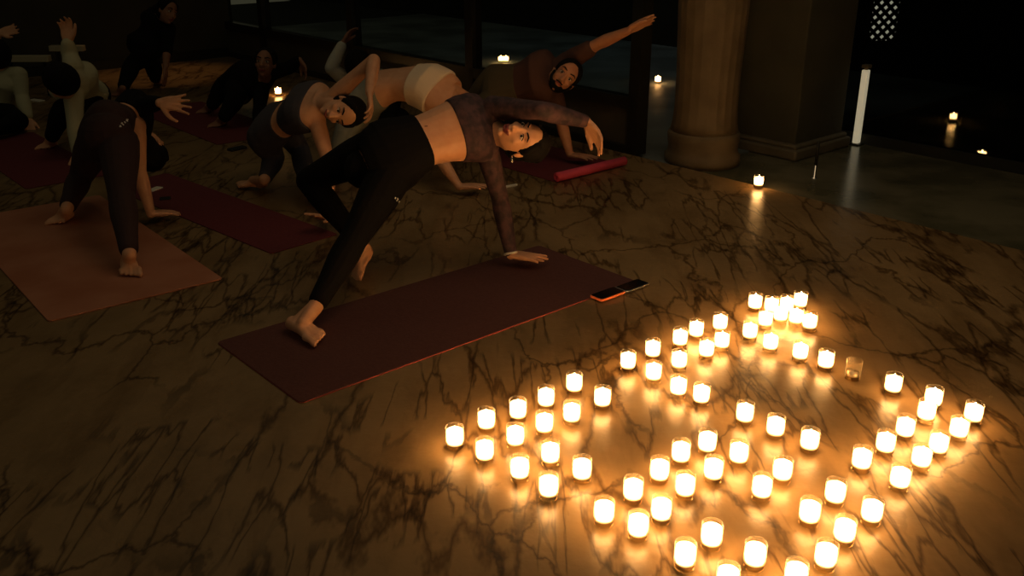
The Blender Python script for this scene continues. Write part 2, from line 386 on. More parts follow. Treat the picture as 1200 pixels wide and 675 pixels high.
def build_hand(mb, wrist, d, pn, curl=.3, spread=.12, side=1, k=1.0, thumb=.6):
    d = d.normalized(); pn = (pn - d*pn.dot(d)).normalized(); s_ = d.cross(pn).normalized()*side     # s_: towards the thumb
    r = .0095*k
    for i, (off, ln) in enumerate([(.030, .074), (.010, .080), (-.010, .074), (-.028, .058)]):
        sp = spread*(1.2-.85*i)
        kn = wrist + d*(.088-.004*i*(i > 1))*k + s_*(off*k)
        mb.tube([wrist + s_*(off*.45*k) + d*.005, wrist + d*.045*k + s_*(off*.8*k), kn], [.014*k, .0145*k, .0115*k], 10)
        dd = (d*math.cos(sp)+s_*math.sin(sp)).normalized(); p = kn; c = 0; pts = [kn]; rr = [r*1.08]
        for j, f in enumerate((.45, .30, .25)):
            c += curl*(.8 if j == 0 else 1.0)
            v = dd*math.cos(c)+pn*math.sin(c); p = p+v*(ln*f*k); pts.append(p); rr.append(r*(1.0-.09*(j+1)))
        mb.tube(pts, rr, 10)
    tb = wrist + d*.018*k + s_*(.022*k)
    t1 = tb + (d*.75+s_*thumb+pn*.25).normalized()*(.042*k)
    t2 = t1 + (d*.9+s_*thumb*.7+pn*.3).normalized()*(.032*k); t3 = t2 + (d+s_*thumb*.35+pn*.35).normalized()*(.026*k)
    mb.tube([tb, t1, t2, t3], [.016*k, .0135*k, .0108*k, .0088*k], 10)
    return d, pn, s_
def build_foot(mb, ankle, heel, ball, up, k=1.0, side=1, nails=None):
    """heel and ball are centre points; five toes beyond the ball"""
    d = (ball-heel).normalized(); up = (up-d*up.dot(d)).normalized(); s_ = d.cross(up).normalized()*side   # towards big toe
    mb.tube([ankle, heel+d*.02*k], [.032*k, .030*k]); mb.ball(heel, .034*k, .028*k, .028*k, (d, s_, up))
    mb.tube([ankle-d*.0, heel.lerp(ball, .5)+up*.022*k], [.031*k, .026*k])
    for o in (-1, 0, 1):
        mb.tube([heel+s_*(.008*o*k), heel.lerp(ball, .55)+s_*(.016*o*k)+up*.008*k, ball+s_*(.024*o*k)-up*.002*k], [.026*k, .022*k, .0165*k])
    for i in range(5):
        off = (.036-.019*i)*k; ln = (.058-.006*i-(.004 if i > 3 else 0))*k; r = (.0125 if i == 0 else .0088)*k
        p = ball+s_*off-d*(.004*i*k)
        a = p+d*ln*.55+up*.003*k; e = p+d*ln-up*.004*k
        mb.tube([p, a, e], [r*1.15, r, r*.95], 10)
        if nails is not None: nails.ball(e+up*r*.72-d*.001, r*.62, r*.6, r*.30, (d, s_, up), 8)
def build_head(mb, N, H_, up, fwd, k=1.0, neck=.050):
    X, Y, Z = F = basis(up, fwd)
    def q(x, y, z): return H_ + X*(x*k)+Y*(y*k)+Z*(z*k)
    mb.ball(q(0, -.012, .035), .073*k, .093*k, .082*k, F, 22)
    mb.ball(q(0, .020, -.012), .060*k, .070*k, .088*k, F, 22)
    mb.ball(q(0, .030, -.052), .046*k, .050*k, .050*k, F, 16)
    mb.ball(q(0, .064, -.086), .019*k, .018*k, .016*k, F, 12)
    for s_ in (-1, 1):
        mb.ball(q(.036*s_, .058, -.022), .021*k, .020*k, .018*k, F, 12)     # cheek
        mb.ball(q(.030*s_, .066, .034), .024*k, .016*k, .011*k, F, 12)      # brow
        mb.ball(q(.072*s_, -.008, -.006), .008*k, .015*k, .026*k, F, 12)    # ear
        mb.ball(q(.011*s_, .095, -.028), .010*k, .010*k, .009*k, F, 10)     # nostril
    mb.tube([q(0, .080, .022), q(0, .096, -.004), q(0, .108, -.026)], [.009*k, .010*k, .0125*k], 10)
    mb.ball(q(0, .084, -.054), .024*k, .013*k, .018*k, F, 12)
    mb.tube([N, q(0, -.022, -.045)], [neck*k, neck*.92*k], 16)
    return F
def face_parts(root, H_, F, k, smile=True):
    X, Y, Z = F
    def q(x, y, z): return H_ + X*(x*k)+Y*(y*k)+Z*(z*k)
    for s_ in (-1, 1):
        b = MB(); b.ball(q(.030*s_, .0745, .008), .0155*k, .0115*k, .0085*k, F, 14, 0); b.ball(q(.030*s_, .0835, .008), .0065*k, .0045*k, .0065*k, F, 10, 1)
        b.tube([q(.046*s_, .072, .010), q(.038*s_, .083, .0170), q(.026*s_, .0865, .0175), q(.015*s_, .081, .012)], [.0018*k]*4, 6, 1)
        b.build('eye', [M['eyewhite'], M['iris']], root, True)
        b = MB(); b.tube([q(.050*s_, .070, .034), q(.036*s_, .0835, .040), q(.016*s_, .0850, .034)], [.0022*k, .0040*k, .0035*k], 8); b.build('eyebrow', M['hair'], root, True)
    b = MB()
    if smile:
        b.tube([q(-.027, .084, -.050), q(-.014, .096, -.054), q(0, .099, -.055), q(.014, .096, -.054), q(.027, .084, -.050)], [.003*k, .0055*k, .006*k, .0055*k, .003*k], 8)
        b.tube([q(-.027, .084, -.050), q(-.013, .093, -.066), q(0, .095, -.069), q(.013, .093, -.066), q(.027, .084, -.050)], [.003*k, .006*k, .0065*k, .006*k, .003*k], 8)
        b.ball(q(0, .088, -.060), .017*k, .006*k, .006*k, F, 10)
    else:
        b.tube([q(-.022, .086, -.055), q(0, .098, -.056), q(.022, .086, -.055)], [.004*k, .007*k, .004*k], 8)
    b.build('lips', M['lips'], root, True)
def person(label, S, group=None):
    """S: joints and clothes. C pelvis, N neck base, fp/fc the way pelvis and chest face"""
    k = S.get('k', 1.0); vox = S.get('vox', .007); C, N, fp, fc = S['C'], S['N'], S['fp'], S['fc']
    bul = S.get('bulge', Vector()); skin = M[S.get('skin', 'skin')]
    up = (N-C).normalized(); Xc, Yc, Zc = basis(up, fc); Xp, Yp, Zp = basis(up, fp)
    sh = {'R': S.get('shR', N + Xc*.155*k - up*.045), 'L': S.get('shL', N - Xc*.155*k - up*.045)}
    hp = {'R': S.get('hpR', C + Xp*.085*k - up*.01), 'L': S.get('hpL', C - Xp*.085*k - up*.01)}
    base = C.copy(); base.z = 0
    root = empty('person', base, label, 'person', group)
    mb = MB()
    torso(mb, C, N, fp, fc, bul, -.2, 1.06, 0, k)
    for s_ in 'LR':
        e, wr = S['el'+s_], S['wr'+s_]
        mb.tube([N-up*.03, sh[s_]], [.05*k, .050*k]); limb(mb, sh[s_], e, UARM, 0, k=k); limb(mb, e, wr, FARM, 0, k=k)
        hd = S.get('hand'+s_)
        if hd: build_hand(mb, wr, *hd[:2], **hd[2])
        kn, an = S['kn'+s_], S['an'+s_]
        limb(mb, hp[s_], kn, THIGH, 0, k=k); limb(mb, kn, an, SHIN, 0, k=k)
        ft = S.get('foot'+s_)
        if ft: build_foot(mb, an, *ft[:3], k=k, side=ft[3], nails=None)
    if 'H' in S:
        F = build_head(mb, N, S['H'], S['hup'], S['hf'], k)
    remeshed(mb, 'body', skin, root, vox, S.get('smooth', 3))
    # clothing
    for name, mname, pieces, off in S.get('wear', []):
        c = MB()
        for p in pieces:
            if p[0] == 'torso': torso(c, C, N, fp, fc, bul, p[1], p[2], off, k)
            elif p[0] == 'arm':
                s_ = p[1]; t = p[2]; c.tube([N-up*.035, sh[s_]], [.05*k+off, .050*k+off])
                limb(c, sh[s_], S['el'+s_], UARM, off, 0, min(1, t*2), k)
                if t > .5: limb(c, S['el'+s_], S['wr'+s_], FARM, off, 0, (t-.5)*2, k)
            elif p[0] == 'leg':
                s_ = p[1]; t = p[2]; limb(c, hp[s_], S['kn'+s_], THIGH, off, 0, min(1, t*2), k)
                if t > .5: limb(c, S['kn'+s_], S['an'+s_], SHIN, off, 0, (t-.5)*2, k)
            elif p[0] == 'ball': c.ball(*p[1:])
            elif p[0] == 'tube': c.tube(*p[1:])
        remeshed(c, name, M[mname], root, vox, 2)
    if 'H' in S:
        X, Y, Z = F; H_ = S['H']
        def q(x, y, z): return H_ + X*(x*k)+Y*(y*k)+Z*(z*k)
        h = MB(); h.ball(q(0, -.024, .042), .083*k, .094*k, .088*k, F, 22); h.ball(q(0, -.045, -.01), .073*k, .062*k, .075*k, F, 18)
        for s_ in (-1, 1): h.tube([q(.05*s_, .035, .075), q(.068*s_, .022, .035), q(.070*s_, .008, .01)], [.017*k, .015*k, .010*k])
        style = S.get('hair', 'bun')
        if style == 'bun': h.ball(q(0, -.125, .06), .038*k, .036*k, .036*k, F, 14); h.tube([q(0, -.09, .05), q(0, -.12, .06)], [.03*k, .03*k])
        elif style == 'tail':
            hd_ = S.get('taildir', Vector((0, 0, -1))); a = q(0, -.105, .04)
            h.tube([q(0, -.08, .03), a, a+hd_*.07+Y*-.02, a+hd_*.16, a+hd_*.24], [.03, .028, .03, .024, .008])
        elif style == 'big': h.ball(q(0, -.03, .02), .105*k, .11*k, .12*k, F, 18)
        remeshed(h, 'hair', M['hair'], root, min(vox, .006), 2)
        if S.get('face', True): face_parts(root, H_, F, k, S.get('smile', False))
        if S.get('beard'):
            h = MB(); h.ball(q(0, .040, -.072), .050*k, .050*k, .034*k, F, 16)
            for s_ in (-1, 1): h.tube([q(.040*s_, .05, -.070), q(.060*s_, .02, -.045), q(.068*s_, .006, -.01)], [.014*k, .012*k, .010*k])
            h.tube([q(-.022, .088, -.046), q(0, .100, -.044), q(.022, .088, -.046)], [.006*k]*3)
            remeshed(h, 'beard', M['hair'], root, min(vox, .006), 2)
    root.location.z += S.get('lift', 0)
    S['root'] = root; S['Fc'] = (Xc, Yc, Zc); S['sh'] = sh; S['hp'] = hp
    return S
def hook(n, hd_=None): return n
def GH(px, py): return G(px, py, .025)
DOWN = Vector((0, 0, -1)); ZUP = Vector((0, 0, 1))

# --- the woman on the maroon mat, side plank opened to the camera
C = P(452, 186, 4.08); N = P(573, 149, 4.24)
S = dict(k=1.0, vox=.0048, C=C, N=N, fp=V(.28, .42, .85), fc=V(.05, .18, 1), bulge=V(-.2, .9, .3)*.02)
S['shL'] = P(571, 178, 4.27); S['shR'] = P(578, 128, 4.20)
S['hpL'] = P(457, 208, 4.06); S['hpR'] = P(440, 176, 4.14)
wr = G(599, 300, .055); S['wrL'] = wr; S['elL'] = P(586, 235, 4.36)
S['elR'] = nxt(S['shR'], 634, 131, .27, 1); S['wrR'] = nxt(S['elR'], 687, 144, .25, -1)
S['handL'] = (V(1, .0, .2)-ZUP*.12, DOWN, dict(curl=.06, spread=.20, side=1, thumb=.9))
S['handR'] = (V(.55, -.80, .2), V(-.6, -.45, .35), dict(curl=.25, spread=.10, side=1, thumb=.35))
S['knL'] = P(415, 281, 3.93); ft = G(362, 392, .03)
S['anL'] = P(369, 362, 3.72); S['footL'] = (P(351, 381, 3.72), G(364, 393, .022), ZUP, 1)
S['footL'] = (G(344, 380, .036), G(367, 394, .026), ZUP, 1)
S['knR'] = nxt(S['hpR'], 362, 213, .41, -1); toeR = G(415, 327, .02)
S['anR'] = P(427, 292, 4.26); S['footR'] = (P(430, 297, 4.29), P(418, 326, 4.25), V(-.8, .0, .6), 1)
S['H'] = P(611, 166, 4.13); S['hup'] = V(.98, -.05, .10); S['hf'] = V(.06, .38, .95); S['smile'] = True; S['hair'] = 'bun'; S['lift'] = .006
S['wear'] = [('leggings', 'black', [('torso', -.2, .36), ('leg', 'L', .95), ('leg', 'R', .93), ('tube', [P(445, 200, 4.12), P(425, 200, 4.12)], [.11, .085])], .007),
             ('shirt', 'purple', [('torso', .66, 1.045), ('arm', 'L', .97), ('arm', 'R', .97)], .006)]
hero = person('woman in plum long-sleeved top and black leggings balancing on one hand on the maroon mat', S)
hr = hero['root']
b = MB(); d = (S['wrL']-S['elL']).normalized(); X_ = d.orthogonal().normalized(); Y_ = d.cross(X_); c0 = S['wrL']-d*.012
b.tube([c0+(X_*math.cos(a)+Y_*math.sin(a))*.028 for a in [i*math.pi/12 for i in range(25)]], [.0055]*25, 8); b.build('bracelet', M['whiteplastic'], hr, True)
b = MB(); X, Y, Z = basis(S['hup'], S['hf']); e0 = S['H']-X*.074+Y*.0-Z*.035
b.tube([e0, e0-ZUP*.03+Y*.01], [.003, .006], 8); b.build('earring', M['chrome'], hr, True)
# small white print on the thigh, on the leggings' outer side
def surf_point(px, py, objs):
    dg = bpy.context.evaluated_depsgraph_get(); dg.update()
    r = (P(px, py, 1)-CAMP).normalized(); best = None
    for o in objs:
        off = world_loc(o); ok, loc, nor, _ = o.ray_cast(CAMP-off, r)
        if ok and (best is None or (loc+off-CAMP).length < (best[0]-CAMP).length): best = (loc+off, nor)
    return best
def print_mark(px0, py0, px1, py1, n, objs, root, half=.006):
    b = MB()
    for i in range(n):
        t = (i+.5)/n; s_ = surf_point(px0+(px1-px0)*t, py0+(py1-py0)*t, objs)
        s2 = surf_point(px0+(px1-px0)*(t+.05), py0+(py1-py0)*(t+.05), objs)
        if not s_ or not s2: continue
        p, nn = s_; ax = (s2[0]-p).normalized(); ay = nn.cross(ax).normalized()
        b.box(p+nn*.0012, ax*.0028, ay*half*(1 if i % 2 else .7), nn*.0012)
        if i % 3 == 1: b.box(p+nn*.0012+ay*half, ax*.006, ay*.002, nn*.0012)
    e0 = surf_point(px0, py0, objs); e1 = surf_point(px1, py1, objs)
    if b.v and e0 and e1:
        ax = (e1[0]-e0[0]); b.box((e0[0]+e1[0])/2+e0[1]*.001, ax*.5, e0[1].cross(ax).normalized()*.0022, e0[1]*.0035)
    if b.v: tag(b.build('logo', M['logo'], root), 'small white print')
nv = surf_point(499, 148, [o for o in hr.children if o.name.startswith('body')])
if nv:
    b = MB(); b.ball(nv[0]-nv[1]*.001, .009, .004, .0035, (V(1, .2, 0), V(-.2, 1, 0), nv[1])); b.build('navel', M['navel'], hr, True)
print_mark(462, 231, 473, 242, 5, [o for o in hr.children if o.name.startswith('leggings')], hr)

# --- woman in blue-grey tank behind, arm bent over her head
C = P(318, 150, 5.5); N = P(374, 122, 5.15)
S = dict(vox=.006, C=C, N=N, fp=V(.2, .5, .85), fc=V(.1, .45, .9))
S['shL'] = P(372, 146, 5.15); S['shR'] = P(388, 118, 5.12)
S['elL'] = P(386, 195, 5.02); S['wrL'] = G(384, 258, .05); S['handL'] = (V(-.3, .1, .6), DOWN, dict(curl=.1, spread=.2, side=1))
S['elR'] = P(438, 72, 5.0); S['wrR'] = P(433, 110, 4.86)
S['handR'] = (V(.12, -1, .1), V(-1, -.2, .1), dict(curl=.38, spread=.22, side=1, thumb=.8))
S['knL'] = nxt(C, 318, 195, .42, -1); S['anL'] = G(310, 212, .10); S['footL'] = (G(308, 216, .03), G(286, 217, .02), ZUP, 1)
S['knL'] = P(322, 185, 5.6)
S['knR'] = P(352, 178, 5.75); S['anR'] = G(362, 226, .10); S['footR'] = (G(364, 230, .03), G(376, 236, .02), ZUP, 1)
S['H'] = P(401, 131, 5.05); S['hup'] = V(.95, -.25, .1); S['hf'] = V(.25, -.55, .8); S['hair'] = 'short'
S['lift'] = .006
S['wear'] = [('leggings', 'bluegrey', [('torso', -.2, .34), ('leg', 'L', .93), ('leg', 'R', .93)], .007),
             ('tank_top', 'bluegrey', [('torso', .48, .93)], .008)]
person('woman in blue-grey tank top, arm bent above her face, behind the plum-topped woman', S)

# --- woman in cream bandeau
C = P(430, 112, 5.75); N = P(528, 116, 5.55)
S = dict(vox=.006, C=C, N=N, fp=V(.0, .75, .6), fc=V(.35, .35, .85), bulge=V(0, 1, 0)*.075)
S['shL'] = P(520, 140, 5.55); S['shR'] = P(530, 108, 5.6)
S['elL'] = P(516, 186, 5.5); S['wrL'] = G(538, 219, .05); S['handL'] = (V(1, .05, .1), DOWN, dict(curl=.12, spread=.2, side=1))
S['elR'] = P(560, 122, 5.8); S['wrR'] = P(575, 132, 5.95); S['handR'] = (V(1, .1, -.3), V(0, -1, .2), dict(curl=.2, side=1))
S['knL'] = P(402, 160, 5.55); S['anL'] = G(392, 206, .10); S['footL'] = (G(392, 211, .03), G(382, 214, .02), ZUP, 1)
S['knR'] = P(420, 168, 5.9); S['anR'] = G(425, 200, .10); S['footR'] = (G(425, 205, .03), G(415, 208, .02), ZUP, 1)
S['H'] = P(552, 145, 5.5); S['hup'] = V(.7, -.7, .1); S['hf'] = V(.5, .3, .8)
S['wear'] = [('shorts', 'grey', [('torso', -.2, .20), ('leg', 'L', .9), ('leg', 'R', .9)], .008), ('bandeau_top', 'white', [('torso', .58, .88)], .010)]
person('woman arching back in cream bandeau top and grey trousers, belly bare', S)

# --- bearded man with raised arm
C = P(583, 108, 6.22); N = P(650, 88, 6.02)
S = dict(vox=.006, k=1.05, skin='skindark', C=C, N=N, fp=V(.1, .35, .9), fc=V(.1, .1, 1))
S['shL'] = P(648, 108, 6.05); S['shR'] = P(664, 74, 6.02)
S['elL'] = P(658, 145, 6.12); S['wrL'] = G(668, 183, .05); S['handL'] = (V(.6, -.1, .3), DOWN, dict(curl=.1, spread=.2, side=1, k=1.1))
S['elR'] = nxt(S['shR'], 702, 52, .26, 1); S['wrR'] = nxt(S['elR'], 737, 37, .23, 1)
S['handR'] = (V(1, .5, .2), V(.2, -.9, .4), dict(curl=.12, spread=.06, side=-1, k=1.05, thumb=.3))
S['knL'] = P(545, 145, 6.1); S['anL'] = G(515, 178, .10); S['footL'] = (G(512, 182, .03), G(500, 186, .02), ZUP, 1)
S['knR'] = P(550, 128, 6.4); S['anR'] = G(528, 172, .10); S['footR'] = (G(526, 176, .03), G(514, 180, .02), ZUP, 1)
S['H'] = P(661, 92, 5.86); S['hup'] = V(.6, .62, .1); S['hf'] = V(.15, .0, 1); S['hair'] = 'short'; S['beard'] = True
S['lift'] = .006
S['wear'] = [('trousers', 'olive', [('torso', -.2, .42), ('leg', 'L', .93), ('leg', 'R', .93)], .018),
             ('shirt', 'brown', [('torso', .34, 1.04), ('arm', 'L', .30), ('arm', 'R', .34)], .014)]
person('bearded man in brown shirt reaching one bare arm up to the right', S)

# --- person seen from behind on the orange mat
C = P(124, 158, 4.75); N = P(160, 138, 5.1)
S = dict(vox=.0055, C=C, N=N, fp=V(.25, .25, -.9), fc=V(.3, .3, -.9))
S['hpR'] = P(140, 170, 4.72); S['hpL'] = P(113, 168, 4.9)
S['shR'] = P(160, 150, 4.88); S['shL'] = P(152, 128, 5.08)
S['elR'] = P(164, 203, 4.90); S['wrR'] = G(177, 252, .05); S['handR'] = (V(.5, .1, -.5), DOWN, dict(curl=.1, spread=.2, side=1))
S['elL'] = nxt(S['shL'], 172, 124, .24, 1); S['wrL'] = nxt(S['elL'], 188, 122, .23, 1)
S['handL'] = (V(1, -.06, .2), V(0, -.1, -1), dict(curl=.06, spread=.24, side=-1, k=1.0, thumb=1.1))
S['knR'] = P(143, 232, 4.50); S['anR'] = G(152, 300, .09); S['footR'] = (G(150, 307, .032), G(153, 318, .022), ZUP, -1)
S['knL'] = P(95, 208, 5.25); S['anL'] = G(78, 247, .09); S['footL'] = (G(80, 252, .03), G(70, 258, .02), ZUP, 1)
S['H'] = P(176, 176, 5.15); S['hup'] = V(.35, -.9, 0); S['hf'] = V(.2, .1, -1); S['hair'] = 'bun'; S['face'] = False
S['lift'] = .006
S['wear'] = [('leggings', 'wine', [('torso', -.2, .42), ('leg', 'L', .93), ('leg', 'R', .95), ('ball', P(126, 160, 4.70), .13, .10, .12)], .010),
             ('shirt', 'black', [('torso', .50, 1.04), ('arm', 'L', .93)], .010)]
p7 = person('person seen from behind in dark wine leggings and black top on the orange mat', S)
print_mark(140, 149, 150, 140, 4, [o for o in p7['root'].children if o.name.startswith('leggings')], p7['root'], .007)

# --- person in pale shirt, one arm straight up
C = P(100, 118, 6.7); N = P(84, 92, 6.3)
S = dict(vox=.007, C=C, N=N, fp=V(-.4, .1, -.8), fc=V(-.5, .3, -.6))
S['shR'] = P(86, 108, 6.3); S['shL'] = P(86, 80, 6.3)
S['elR'] = P(88, 146, 6.22); S['wrR'] = G(92, 180, .05); S['handR'] = (V(.1, -.5, .6), DOWN, dict(curl=.1, spread=.1, side=1))
S['elL'] = P(82, 64, 6.35); S['wrL'] = P(79, 50, 6.3); S['handL'] = (V(-.05, 1, 0), V(0, 0, 1), dict(curl=.5, spread=.15, side=1, k=1.1))
S['knR'] = P(74, 128, 6.3); S['anR'] = G(60, 162, .09); S['footR'] = (G(62, 167, .03), G(54, 171, .02), ZUP, 1)
S['knL'] = P(118, 118, 6.9); S['anL'] = G(122, 133, .07); S['footL'] = (G(116, 136, .04), G(98, 139, .02), ZUP, 1)
S['H'] = P(72, 98, 6.15); S['hup'] = V(-.6, .45, .6); S['hf'] = V(-.5, -.6, -.5); S['hair'] = 'big'; S['face'] = False
S['wear'] = [('trousers', 'black', [('torso', -.2, .3), ('leg', 'R', .95), ('leg', 'L', .93)], .016),
             ('shirt', 'paleolive', [('torso', .1, 1.04), ('arm', 'R', .96), ('arm', 'L', .92), ('ball', P(84, 98, 6.32), .12, .08, .13)], .018)]
person('person in loose pale olive shirt with one arm straight up, black hair towards camera', S)

# --- leftmost person, cut by the frame
C = P(-8, 128, 7.3); N = P(4, 84, 7.2)
S = dict(vox=.007, C=C, N=N, fp=V(.1, .1, 1), fc=V(.1, .2, 1))
S['shL'] = P(22, 88, 7.2); S['shR'] = P(-14, 84, 7.3)
S['elL'] = P(26, 114, 7.2); S['wrL'] = G(33, 140, .06); S['handL'] = (V(.3, -.6, .4), DOWN, dict(curl=.1, side=1))
S['elR'] = P(-10, 55, 7.4); S['wrR'] = P(0, 38, 7.4); S['handR'] = (V(1, .2, 0), V(0, 0, 1), dict(curl=.2, side=1))
S['knL'] = P(22, 142, 6.95); S['anL'] = G(-4, 152, .08); S['footL'] = (G(-6, 156, .03), G(-18, 160, .02), ZUP, 1)
S['knR'] = P(-40, 135, 7.0); S['anR'] = G(-50, 165, .08); S['footR'] = (G(-52, 168, .03), G(-60, 172, .02), ZUP, 1)
S['H'] = P(-4, 66, 7.15); S['hup'] = V(-.1, 1, .3); S['hf'] = V(-.5, -.2, -.8); S['hair'] = 'big'; S['face'] = False
S['wear'] = [('trousers', 'black', [('torso', -.2, .35), ('leg', 'R', .95), ('leg', 'L', .95)], .016),
             ('shirt', 'paleolive', [('torso', .05, 1.04), ('arm', 'R', .3), ('arm', 'L', .93)], .016)]
person('leftmost person, pale olive shirt, cut by the left edge of the photo', S)

# --- far person in black standing over the lit floor
C = P(170, 54, 8.5); N = P(188, 22, 8.5)
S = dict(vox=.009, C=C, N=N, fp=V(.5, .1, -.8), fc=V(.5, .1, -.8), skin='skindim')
S['elR'] = P(196, 55, 8.3); S['wrR'] = P(194, 80, 8.2); S['handR'] = (V(0, -1, .1), V(-1, 0, 0), dict(curl=.2, side=1))
S['elL'] = P(196, 5, 8.6); S['wrL'] = P(192, -14, 8.6); S['handL'] = (V(.0, 1, 0), V(-1, 0, 0), dict(curl=.2, side=1))
S['knR'] = P(155, 76, 8.5); S['anR'] = G(144, 103, .09); S['footR'] = (G(144, 108, .03), G(138, 110, .02), ZUP, 1)
S['knL'] = P(180, 78, 8.6); S['anL'] = G(182, 92, .09); S['footL'] = (G(182, 95, .03), G(190, 97, .02), ZUP, 1)
S['H'] = P(196, 14, 8.35); S['hup'] = V(.3, .9, .1); S['hf'] = V(.8, 0, .5); S['hair'] = 'short'
S['wear'] = [('trousers', 'black', [('torso', -.2, .4), ('leg', 'R', .95), ('leg', 'L', .95)], .020),
             ('shirt', 'black', [('torso', .2, 1.04), ('arm', 'R', .6), ('arm', 'L', .5)], .016)]
person('person in black at the far left, legs apart against the orange-lit floor', S)

# --- dark-clothed person far behind, left of the blue-grey tank top
C = P(284, 96, 7.4); N = P(310, 92, 7.2)
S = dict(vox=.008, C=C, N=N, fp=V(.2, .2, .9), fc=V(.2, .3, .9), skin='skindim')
S['shL'] = P(306, 106, 7.2); S['shR'] = P(320, 84, 7.2)
S['elL'] = P(304, 128, 7.1); S['wrL'] = G(302, 146, .05); S['handL'] = (V(.3, 0, .5), DOWN, dict(curl=.1, side=1))
S['elR'] = P(338, 80, 7.2); S['wrR'] = P(351, 70, 7.15); S['handR'] = (V(.5, -.8, .1), V(-.6, -.4, .4), dict(curl=.3, spread=.15, side=1))
S['knL'] = P(278, 112, 7.1); S['anL'] = G(262, 138, .09); S['footL'] = (G(262, 142, .03), G(254, 146, .02), ZUP, 1)
S['knR'] = P(262, 100, 7.5); S['anR'] = G(248, 124, .09); S['footR'] = (G(247, 127, .03), G(240, 130, .02), ZUP, 1)
S['H'] = P(311, 75, 7.05); S['hup'] = V(.1, 1, .1); S['hf'] = V(0, -.15, 1); S['hair'] = 'short'
S['wear'] = [('trousers', 'black', [('torso', -.2, .4), ('leg', 'R', .95), ('leg', 'L', .95)], .018),
             ('shirt', 'black', [('torso', .3, 1.04), ('arm', 'R', .9), ('arm', 'L', .95)], .014)]
person('dim person in black facing the camera beside the distant lone candle, hand raised', S)

# --- person with grey sleeve behind the bandeau woman
C = P(448, 118, 7.15); N = P(412, 98, 7.10)
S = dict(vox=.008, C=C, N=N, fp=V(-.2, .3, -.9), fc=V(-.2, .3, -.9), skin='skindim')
S['shR'] = P(420, 112, 7.10); S['shL'] = P(406, 94, 7.05)
S['elL'] = P(388, 80, 6.95); S['wrL'] = P(402, 50, 6.95); S['handL'] = (V(.5, .8, 0), V(.6, -.5, 0), dict(curl=.3, spread=.1, side=1))
S['elR'] = P(424, 150, 7.05); S['wrR'] = G(430, 152, .05); S['handR'] = (V(-.3, 0, .5), DOWN, dict(curl=.1, side=1))
S['knL'] = P(470, 138, 7.2); S['anL'] = G(476, 156, .09); S['footL'] = (G(477, 159, .03), G(484, 161, .02), ZUP, 1)
S['knR'] = P(455, 142, 6.95); S['anR'] = G(462, 164, .09); S['footR'] = (G(463, 167, .03), G(470, 169, .02), ZUP, 1)
S['H'] = P(420, 80, 6.95); S['hup'] = V(-.3, .9, .2); S['hf'] = V(-.4, 0, -.9); S['hair'] = 'big'; S['face'] = False
S['wear'] = [('trousers', 'black', [('torso', -.2, .4), ('leg', 'R', .95), ('leg', 'L', .95)], .016),
             ('shirt', 'black', [('torso', .3, 1.04), ('arm', 'R', .9)], .014),
             ('sleeve', 'palegrey', [('arm', 'L', .93)], .013)]
person('dark-haired person lifting a pale grey sleeved arm behind the bandeau woman', S)

# ------------------------------------------------------------------ yoga mats
def slab(corner, dx, dy, z0, z1, mi=0, b=None, rc=.02, wav=0.0, nx=24, ny=8):
    """rounded thin mat: corner on the floor, edge vectors dx, dy"""
    b = b or MB(); X = dx.normalized(); Y = dy.normalized(); lx, ly = dx.length, dy.length; out = []
    for cx, cy, a0 in ((lx-rc, ly-rc, 0), (rc, ly-rc, 90), (rc, rc, 180), (lx-rc, rc, 270)):
        for i in range(6): a = math.radians(a0+18*i); out.append((cx+rc*math.cos(a), cy+rc*math.sin(a)))
    e = .0015
    rings = []
    for z, sh_ in ((z0, e), (z0+e, 0), (z1-e, 0), (z1, e)):
        rings.append([corner + X*(x+(sh_ if x < lx/2 else -sh_)) + Y*(y+(sh_ if y < ly/2 else -sh_)) + Vector((0, 0, z)) for x, y in out])
    b.ring_loft(rings, mi); return b
def mat_at(name, px, py, lA, lB, top, under, label, rot=0.0, th=.005, group=None):
    c = G(px, py); ca, sa = math.cos(rot), math.sin(rot)
    A2 = A*ca+B*sa; B2 = B*ca-A*sa
    root = empty(name, c+A2*lA/2+B2*lB/2, label, 'yoga mat', group)
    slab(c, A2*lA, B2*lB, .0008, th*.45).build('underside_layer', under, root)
    slab(c, A2*lA, B2*lB, th*.45, th).build('top_layer', top, root)
    return root, c, A2, B2
m1 = mat_at('yoga_mat', 352, 474, 1.69, .64, M['maroon'], M['redlayer'], 'maroon yoga mat with brightly lit coral edge under the balancing woman in plum top', 0.0, .006)
m2 = mat_at('yoga_mat', 318, 298, .40, 1.75, M['redmat'], M['redmat'], 'dark red yoga mat under the woman in blue-grey tank top', .10)
m5 = mat_at('yoga_mat', 57, 378, .74, 1.72, M['orangemat'], M['orangemat'], 'dusty orange yoga mat at the left edge, lighter than the other mats', -.03, .007)
m4 = mat_at('yoga_mat', 651, 214, .62, 1.5, M['redmat'], M['redmat'], 'dark red yoga mat with bright pink rolled end below the bearded man')
c, A2, B2 = m4[1:]
b = MB(); pts = []; n = 70
for i in range(n+1):
    a = 2*math.pi*2.6*i/n; r = .014+.016*(1-i/n)
    pts.append((-math.sin(a)*r, .034-math.cos(a)*r))
pr = [c + B2*(.0+x) + ZUP*z for x, z in pts]; po = [c + B2*(x*1.0) + ZUP*z + (B2*(x)+ZUP*(z-.034)).normalized()*-.004 for x, z in pts]
ring = pr+po[::-1]; b.ring_loft([[q+A2*.005 for q in ring], [q+A2*.615 for q in ring]]); b.build('rolled_end', M['pinkmat'], m4[0], True)
mat_at('yoga_mat', 30, 222, .50, 1.6, M['redmat'], M['redmat'], 'dim dark red yoga mat under the person in the pale olive shirt')
mat_at('yoga_mat', 255, 170, .60, 1.6, M['redmat'], M['redmat'], 'faint dark red yoga mat furthest back, under the dim person in black')

